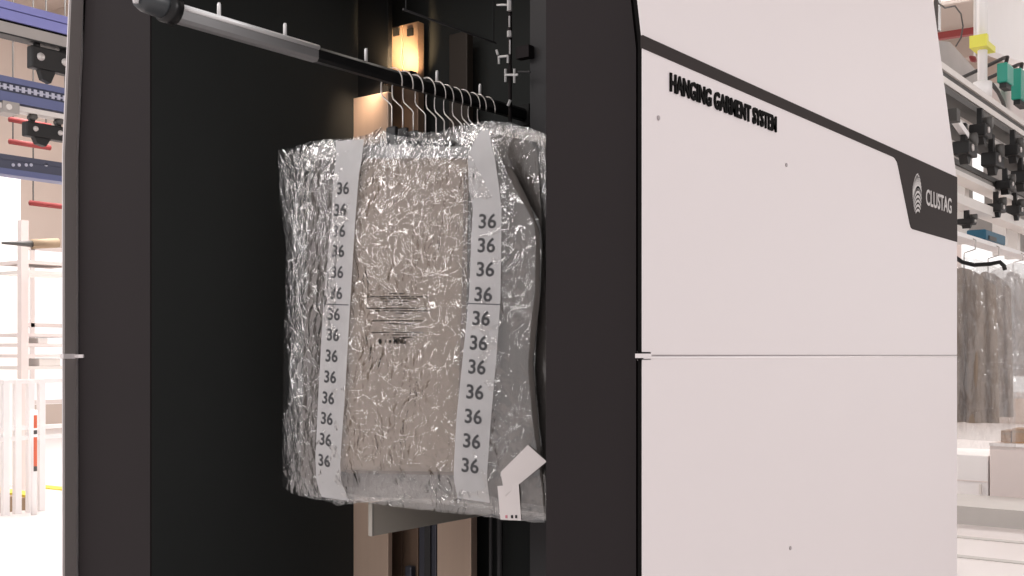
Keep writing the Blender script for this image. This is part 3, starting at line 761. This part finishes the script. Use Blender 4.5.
# back plates between rails
bp = thing('mounted_enclosure', (XR - .45, 6, 2.2), 'grey equipment panel with lit white openings between the rails', 'enclosure')
xb = XR - .5
a, b = aim(950, 240, xb), aim(1060, 120, xb)
MB().box(xb - .05, xb, a.y, b.y, zr(950, 236, xb) , zr(990, 128, xb)).build('panel', 'galv', bp)
for p0, p1, q0, q1 in ((973, 983, 152, 171), (973.5, 984, 188, 201), (957.5, 963, 192, 203), (980, 984, 207, 212), (963, 968, 160, 165)):
    a, b = aim(p0, q1, xb + .004), aim(p1, q0, xb + .004)
    MB().box(xb, xb + .006, a.y, b.y, min(a.z, b.z), max(a.z, b.z)).build('lit_opening', 'glow', bp)
RT = 'black trolleys behind the cabinet'
tl = [(959, 143, 1.1, XR - .03, 'black trolley nearest the cabinet edge, below the top rail'), (975, 126, 1.0, XR, 'black clip trolley under the top rail, left of its twin'),
      (1008, 146, 1.0, XR, 'black clip trolley under the top rail, further right'), (987, 154, 1.2, XR - .06, 'big black trolley in the middle of the conveyor lines'),
      (1016, 172, 1.2, XR - .06, 'black trolley at the right border beside the pale upright'), (1000, 181, .8, XR - .06, 'low black trolley on the wide grey rail'),
      (991, 204, .8, XR - .1, 'black trolley just above the teal box'), (1010, 206, .9, XR - .1, 'black trolley above right of the teal box'), (961, 219, .5, XR - .06, 'small black clip beside the badge end')]
rot = []
for i, (p, q, s, x, lab) in enumerate(tl):
    c = aim(p, q, x + .06); x = x + .068
    r = thing('rail_trolley', (x, c.y, c.z), lab, 'trolley', RT)
    k = .080 * s
    MB().box(x - .02, x + .06, c.y - k * .9, c.y + k * .9, c.z - k * .8, c.z - k * .05).build('body', 'trolley', r, bevel=.006)
    MB().box(x + .01, x + .035, c.y - k * .5, c.y - k * .1, c.z - k * .1, c.z + k).build('arm', 'trolley', r)
    MB().tube([(x + .03, c.y + k * .5, c.z + k * .2), (x + .065, c.y + k * .5, c.z + k * .2)], k * .38, 12).build('wheel', 'galvd', r, smooth=True)
    MB().tube([(x + .06, c.y - k * .3, c.z - k * .4), (x + .068, c.y - k * .3, c.z - k * .4)], k * .2, 10).build('bolt_cap', 'bolt', r, smooth=True)
    MB().prism([(c.y - k * .5, c.z - k * .78), (c.y + k * .5, c.z - k * .78), (c.y + k * .1, c.z - k * 1.25), (c.y - k * .15, c.z - k * 1.25)], 'x', x, x + .04).build('latch', 'trolley', r)
# slanting strut
st = thing('mounting_strut', tuple(aim(952, 116)), 'short white slanting strut near the cabinet edge, near the badge end', 'strut')
MB().bar(aim(952, 116, XR + .06), aim(966, 136, XR + .06), .03, .03).build('strut_bar', 'post', st); MB().box(XR + .03, XR + .09, aim(952, 116, XR + .06).y - .03, aim(952, 116, XR + .06).y + .03, aim(952, 116, XR + .06).z - .03, aim(952, 116, XR + .06).z + .03).build('strut_end', 'galvd', st)
# teal box on the lowest rail
a, b = aim(980, 245, XR + .0), aim(1000, 232, XR + .0)
tb = thing('sensor_box', (XR, a.y, a.z), 'teal blue box sitting on the white rail', 'box')
MB().box(XR - .07, XR + .03, a.y, b.y, zr(985, 243, XR - .02) + .001, zr(985, 231)).build('housing', 'teal', tb, bevel=.008)
MB().box(XR + .03, XR + .036, a.y + .05, a.y + .2, zr(983, 240), zr(983, 236)).build('label_plate', 'galvd', tb)
# white cylinder valve on the top rail and the white column with yellow clamp
c = aim(982, 20, XR - .2)
col = thing('suspension_column', (XR - .2, c.y, c.z), 'white upright hanging column with bright yellow clamp above the rails', 'column')
def pyz(p, q, x=XR - .2): return aim(p, q, x)
cc = pyz(982.5, 40); rr = .028
MB().tube([(cc.x, cc.y, pyz(982, 92).z), (cc.x, cc.y, 4.6)], rr, 12).build('tube', 'post', col, smooth=True)
MB().box(cc.x - .05, cc.x + .05, cc.y - .0595, cc.y + .10, pyz(982, 50).z, pyz(982, 44).z).build('clamp', 'yellowb', col)
MB().box(cc.x - .05, cc.x + .05, cc.y - .10, cc.y - .06, pyz(982, 50).z, pyz(982, 38).z).build('clamp_jaw', 'yellowb', col)
MB().tube([(cc.x, cc.y, pyz(982, 97).z), (cc.x, cc.y, pyz(982, 82).z)], .055, 16).build('valve', 'post', col, smooth=True)
MB().tube([(cc.x, cc.y, pyz(982, 104).z), (cc.x, cc.y, pyz(982, 97).z)], .03, 12).build('stem', 'galvl', col, smooth=True)
# overhead white panel, top right
xw = XR - .9
a, b = at(988, 49, X=xw), at(1060, -30, X=xw)
o = tag(MB().prism([(a.y, zr(988, 49, xw)), (a.y + 1.2, zr(1000, 49, xw) + .05), (b.y, zr(1000, 49, xw) + .2), (b.y, 5.5), (a.y, 5.5)], 'x', xw - .1, xw).build('hanging_board', 'post', None, origin=(xw, a.y, a.z)), 'large white overhead board at the top right corner', 'board')
# grey sloping duct
xd = XR - 1.2
pts = [(936, 40), (950, 42), (985, 80), (985, 92), (936, 88)]
tag(MB().prism([(at(p, q, X=xd).y, at(p, q, X=xd).z) for p, q in pts], 'x', xd - .5, xd).build('ventilation_duct', 'galv', None, origin=tuple(at(950, 70, X=xd))), 'grey sloping duct beside the top of the white side panel', 'duct')
# red beam and red reflectors
xr_ = XR - 2.0
a, b = at(935, 34, Y=14), at(1010, 26, Y=14)
rb = thing('red_beam', tuple(a), 'red roof beam crossing behind the white column, top right', 'beam')
MB().bar((a.x - 1, 14, a.z - .02), (b.x, 14, b.z), .10, .09).build('beam', 'red', rb)
MB().box(a.x, a.x + .06, 13.94, 14.06, a.z + .04, 8.2).build('beam_hanger', 'galvd', rb)
c = at(973, 59, X=XR - .5)
rf = thing('hanging_lamp', tuple(c), 'small red lamp beside the white column, below the yellow clamp', 'lamp')
MB().tube([(c.x, c.y - .07, c.z), (c.x, c.y, c.z), (c.x, c.y + .06, c.z)], [.008, .022, .012], 12).build('lens', 'red', rf, smooth=True)
MB().tube([(c.x, c.y + .04, c.z), (c.x, c.y + .04, 4.6)], .008, 6).build('stem', 'galvl', rf)
# cable loop at the far left of the gap
cl = MB(); cp = [at(p, q, X=XR - .8) for p, q in ((938, 3), (945, 8), (955, 6), (961, 14), (963, 26), (961, 38), (956, 46))]
tag(cl.tube(cp, .006, 6).build('hanging_cable_loop', 'galvd', None, origin=tuple(cp[0])), 'thin dark cable loop hanging near the top of the gap', 'cable')
# green connectors
for p0, p1, q0, q1, lab in ((1002, 1008.5, 68, 82, 'smaller green connector left of its twin at the right border'), (1016, 1024, 75, 99, 'bigger green connector touching the right border')):
    a, b = aim(p0, q1, XR - .1), aim(p1, q0, XR - .1)
    g = thing('green_connector', tuple(a), lab, 'connector', 'green connectors at the right')
    MB().box(XR - .13, XR - .07, a.y, b.y, a.z, b.z).build('shell', 'green', g, bevel=.006)
    MB().box(XR - .12, XR - .08, a.y + .02, b.y - .02, a.z - .03, a.z).build('plug', 'trolley', g)
    MB().tube([((XR - .1), (a.y + b.y) / 2, b.z - .005), (XR - .1, (a.y + b.y) / 2 + .05, b.z + .06), (XR - .14, (a.y + b.y) / 2 + .12, b.z + .075), (XR - .45, (a.y + b.y) / 2 + .3, b.z + .03)], .012, 8).build('cable', 'trolley', g, smooth=True)
# curved grey guide
gpts = [aim(p, q, XR - .15) for p, q in ((992, 84), (998, 92), (1003, 102), (1006, 114))]
gd = thing('hanging_guide', tuple(gpts[0]), 'curved pale grey sheet guide at the right border below the green connectors', 'guide')
MB().prism([(at(p, q, X=XR - .2).y, at(p, q, X=XR - .2).z) for p, q in ((992, 83), (1012, 84), (1040, 100), (1040, 140), (1006, 116), (999, 100))], 'x', XR - .26, XR - .2).build('sheet', 'pale', gd)
MB().tube(gpts, .012, 8).build('rim', 'galvd', gd, smooth=True)

# ---- coats in plastic hanging behind the cabinet
def coat(x, y, zt, w, ln, label, filmw, group, first=None):
    r = thing('hanging_coat', (x, y, zt), label, 'coat', group)
    m = MB()
    def f(sgn):
        def g(u, v):
            a = u * 2 - 1
            sh = .10 * abs(a) ** 1.3 * (1 - v) ** 2
            ww = w * (.92 + .10 * v)
            fold = .034 * math.sin(u * 19 + v * 1.2) * min(1, .25 + v) + .012 * math.sin(u * 41 + 2)
            e = (1 - a * a) ** .5
            return (x + a * ww / 2, y + sgn * (.055 * e) + fold * e * sgn, zt - sh - v * ln)
        return g
    m.grid(f(-1), 44, 20); m.grid(f(1), 44, 20)
    m.build('coat_body', 'coat', r, smooth=True)
    def ff(u, v):
        a = u * 2 - 1
        sh = .12 * abs(a) ** 1.5 * (1 - v) ** 2
        return (x + .03 + a * filmw / 2, y - .085 - .02 * fb(u * 9, v * 5, y * 3) + .04 * abs(a), zt + .05 - sh - v * (ln + .18))
    MB().grid(ff, 60, 40).build('plastic_cover', 'film4' if 'milky' in label else 'film3', r, smooth=True)
    h = RAILZ - zt + .015
    pts = [(x, y, zt + h * .5), (x + .055, y, zt + h * .6), (x + .058, y, zt + h * .9), (x, y, zt + h + .02), (x - .05, y, zt + h)]
    MB().tube([(x, y, zt - .01)] + pts, .004, 6).build('hook', 'wire', r, smooth=True)
    return r
CG = 'coats in plastic behind the cabinet'
HX = XR - .02
RAILZ = zr(985, 247, XR - .02)
for p, q, w, ln, fw, lab in ((964, 268, .34, .80, .46, 'taupe coat under plastic right beside the cabinet edge, nearest'),
                             (988, 272, .26, .80, .46, 'second taupe coat under plastic, right of the nearest one'),
                             (1013, 272, .20, .62, .50, 'coat under milky plastic at the right border')):
    c = at(p, q, X=HX)
    coat(c.x, c.y, c.z, w, ln, lab, fw, CG)
# dark curved hanger arm over the coats
ha = [at(p, q, Y=3.8) for p, q in ((952, 255), (962, 262), (974, 265), (990, 264), (1000, 262), (1004, 266), (1005, 270))]
tag(MB().tube(ha, .010, 8).build('hanger_arm', 'trolley', None, origin=tuple(ha[0]), smooth=True), 'dark curved hanger arm above the coats behind the cabinet', 'hanger')
# lower things on the floor
xq = -1.2
def floor_box(name, p0, p1, q0, q1, Y, dep, mat, label, cat, lid=None):
    a, b = at(p0, q1, Y=Y), at(p1, q0, Y=Y)
    r = thing(name, ((a.x + b.x) / 2, Y, 0), label, cat)
    z0 = 0
    MB().box(a.x, b.x, Y, Y + dep, z0, b.z).build('body', mat, r, bevel=.01)
    return r, a, b
r, a, b = floor_box('storage_cabinet', 945, 988, 456, 506, 9.9, .5, 'post', 'white low storage cabinet on the floor behind the coats', 'cabinet')
MB().box(a.x, b.x, 9.89, 9.899, a.z + .27, a.z + .28).build('door_gap', 'pale', r)
MB().box(b.x - .08, b.x - .06, 9.87, 9.899, a.z + .15, a.z + .25).build('handle', 'galvl', r)
r, a, b = floor_box('roll_container', 989.5, 1060, 446, 506, 9.9, .6, 'pale', 'pinkish white container under the cardboard boxes at the right border', 'container')
MB().box(a.x, b.x, 9.88, 9.899, b.z - .03, b.z).build('rim', 'post', r)
for k, (p0, p1, q0, lab) in enumerate(((1001, 1011, 431, 'left brown cardboard box on the pinkish container'), (1012, 1026, 429, 'right brown cardboard box on the pinkish container'))):
    a = at(p0, 441, Y=10.0); b2_ = at(p1, q0, Y=10.0)
    t = thing('cardboard_box', ((a.x + b2_.x) / 2, 10.0, b.z), lab, 'box', 'cardboard boxes behind the cabinet')
    MB().box(a.x, b2_.x - .004, 10.0, 10.25, b.z + .001, b2_.z).build('box', 'card', t)
    MB().box(a.x + .01, b2_.x - .01, 9.994, 9.9995, b2_.z - .04, b2_.z - .02).build('packing_tape', 'wood', t)
a = at(960, 524, Z=0); b = at(960, 506, Z=0)
tag(MB().box(-3.2, 2.5, a.y, a.y + .05, 0, .16).box(-3.2, 2.5, a.y + .05, a.y + .9, .14, .16).build('low_platform', 'floorline', None, origin=(-1, a.y, 0)), 'low grey platform edge on the floor behind the cabinet', 'platform')
for i, (q, lab) in enumerate(((541, 'upper pale grey floor stripe at the lower right'), (561, 'lower pale grey floor stripe at the lower right'))):
    a = at(990, q, Z=0)
    tag(MB().box(-2.2, 1.6, a.y, a.y + .10, 0, .006).build('floor_stripe', 'floorline', None, origin=(0, a.y, 0)), lab, 'floor marking', 'floor stripes at the lower right')

# ================================================================== LIGHT
w = bpy.data.worlds.new('World'); scene.world = w; w.use_nodes = True
bg = w.node_tree.nodes['Background']; bg.inputs[0].default_value = (1, .965, .965, 1); bg.inputs[1].default_value = .6
def area(name, loc, target, sx, sy, energy, col=(1, .96, .94), spread=180):
    l = bpy.data.lights.new(name, 'AREA'); l.shape = 'RECTANGLE'; l.size = sx; l.size_y = sy; l.energy = energy; l.spread = math.radians(spread); l.color = col
    o = bpy.data.objects.new(name, l); COL.objects.link(o); o.location = loc
    o.rotation_euler = (Vector(target) - Vector(loc)).to_track_quat('-Z', 'Y').to_euler()
    return o
# unseen lamps added in front to make the plastic film sparkle
for x, y, zz in ((-3.6, -3.0, 4.2), (-1.6, -2.8, 4.2), (-5.2, -2.0, 4.2), (-2.6, -4.8, 4.2), (-4.6, -4.8, 4.2), (-.2, -4.4, 4.2), (-6.6, -3.8, 3.2), (-3.9, -6.6, 4.2),
                 (-1.4, -6.8, 4.2), (-6.4, -6.2, 4.2), (-7.4, -1.8, 4.2), (.9, -5.6, 4.2), (-7.2, -4.8, 1.9), (-5.6, -7.2, 2.2)):
    area('added_light', (x, y, zz), (-.9, .2, 1.6), .15, 1.4, 13)
area('added_light', (6.5, 1.5, 4.5), (0, 1, 1.4), 2.0, 2.0, 170)  # unseen lamp added to light the white side panel evenly
area('hall_fill', (-10, 5.5, 7.4), (-11, 6.5, 0), 5, 5, 1300)  # this and the next are unseen lamps added to brighten the background
area('hall_fill', (-2, 18, 7.8), (-1.5, 14, 0), 6, 6, 1100)
# the warm lamp behind the rail
a = at(398, 78, Y=.78)
area('service_lamp', (a.x, .80, a.z + .015), at(400, 50, Y=.9), .08, .02, 1.3, (1, .68, .38), 60)
a = at(371, 74, Y=.76); area('service_lamp', a, at(369, 112, Y=.8), .10, .02, .22, (1, .72, .48), 90)
area('cabinet_light', (-1.0, .6, 2.70), (-1.0, .8, 1.2), .5, .06, .8, (1, .90, .82))

# ================================================================== CAMERA AND VIEW
cam = bpy.data.cameras.new('camera'); cam.sensor_width = 36; cam.lens = F / 1024 * 36; cam.shift_y = 67 / 1024
cam.clip_start = .05; cam.clip_end = 200
co = bpy.data.objects.new('camera', cam); COL.objects.link(co)
co.location = CAM; co.rotation_euler = (PI / 2, 0, math.atan2(SN, CS))
scene.camera = co
scene.view_settings.view_transform = 'Standard'; scene.view_settings.look = 'None'
scene.view_settings.gamma = 1; scene.view_settings.exposure = 0; scene.view_settings.use_curve_mapping = False
scene.cycles.transparent_max_bounces = 40
scene.cycles.max_bounces = 8
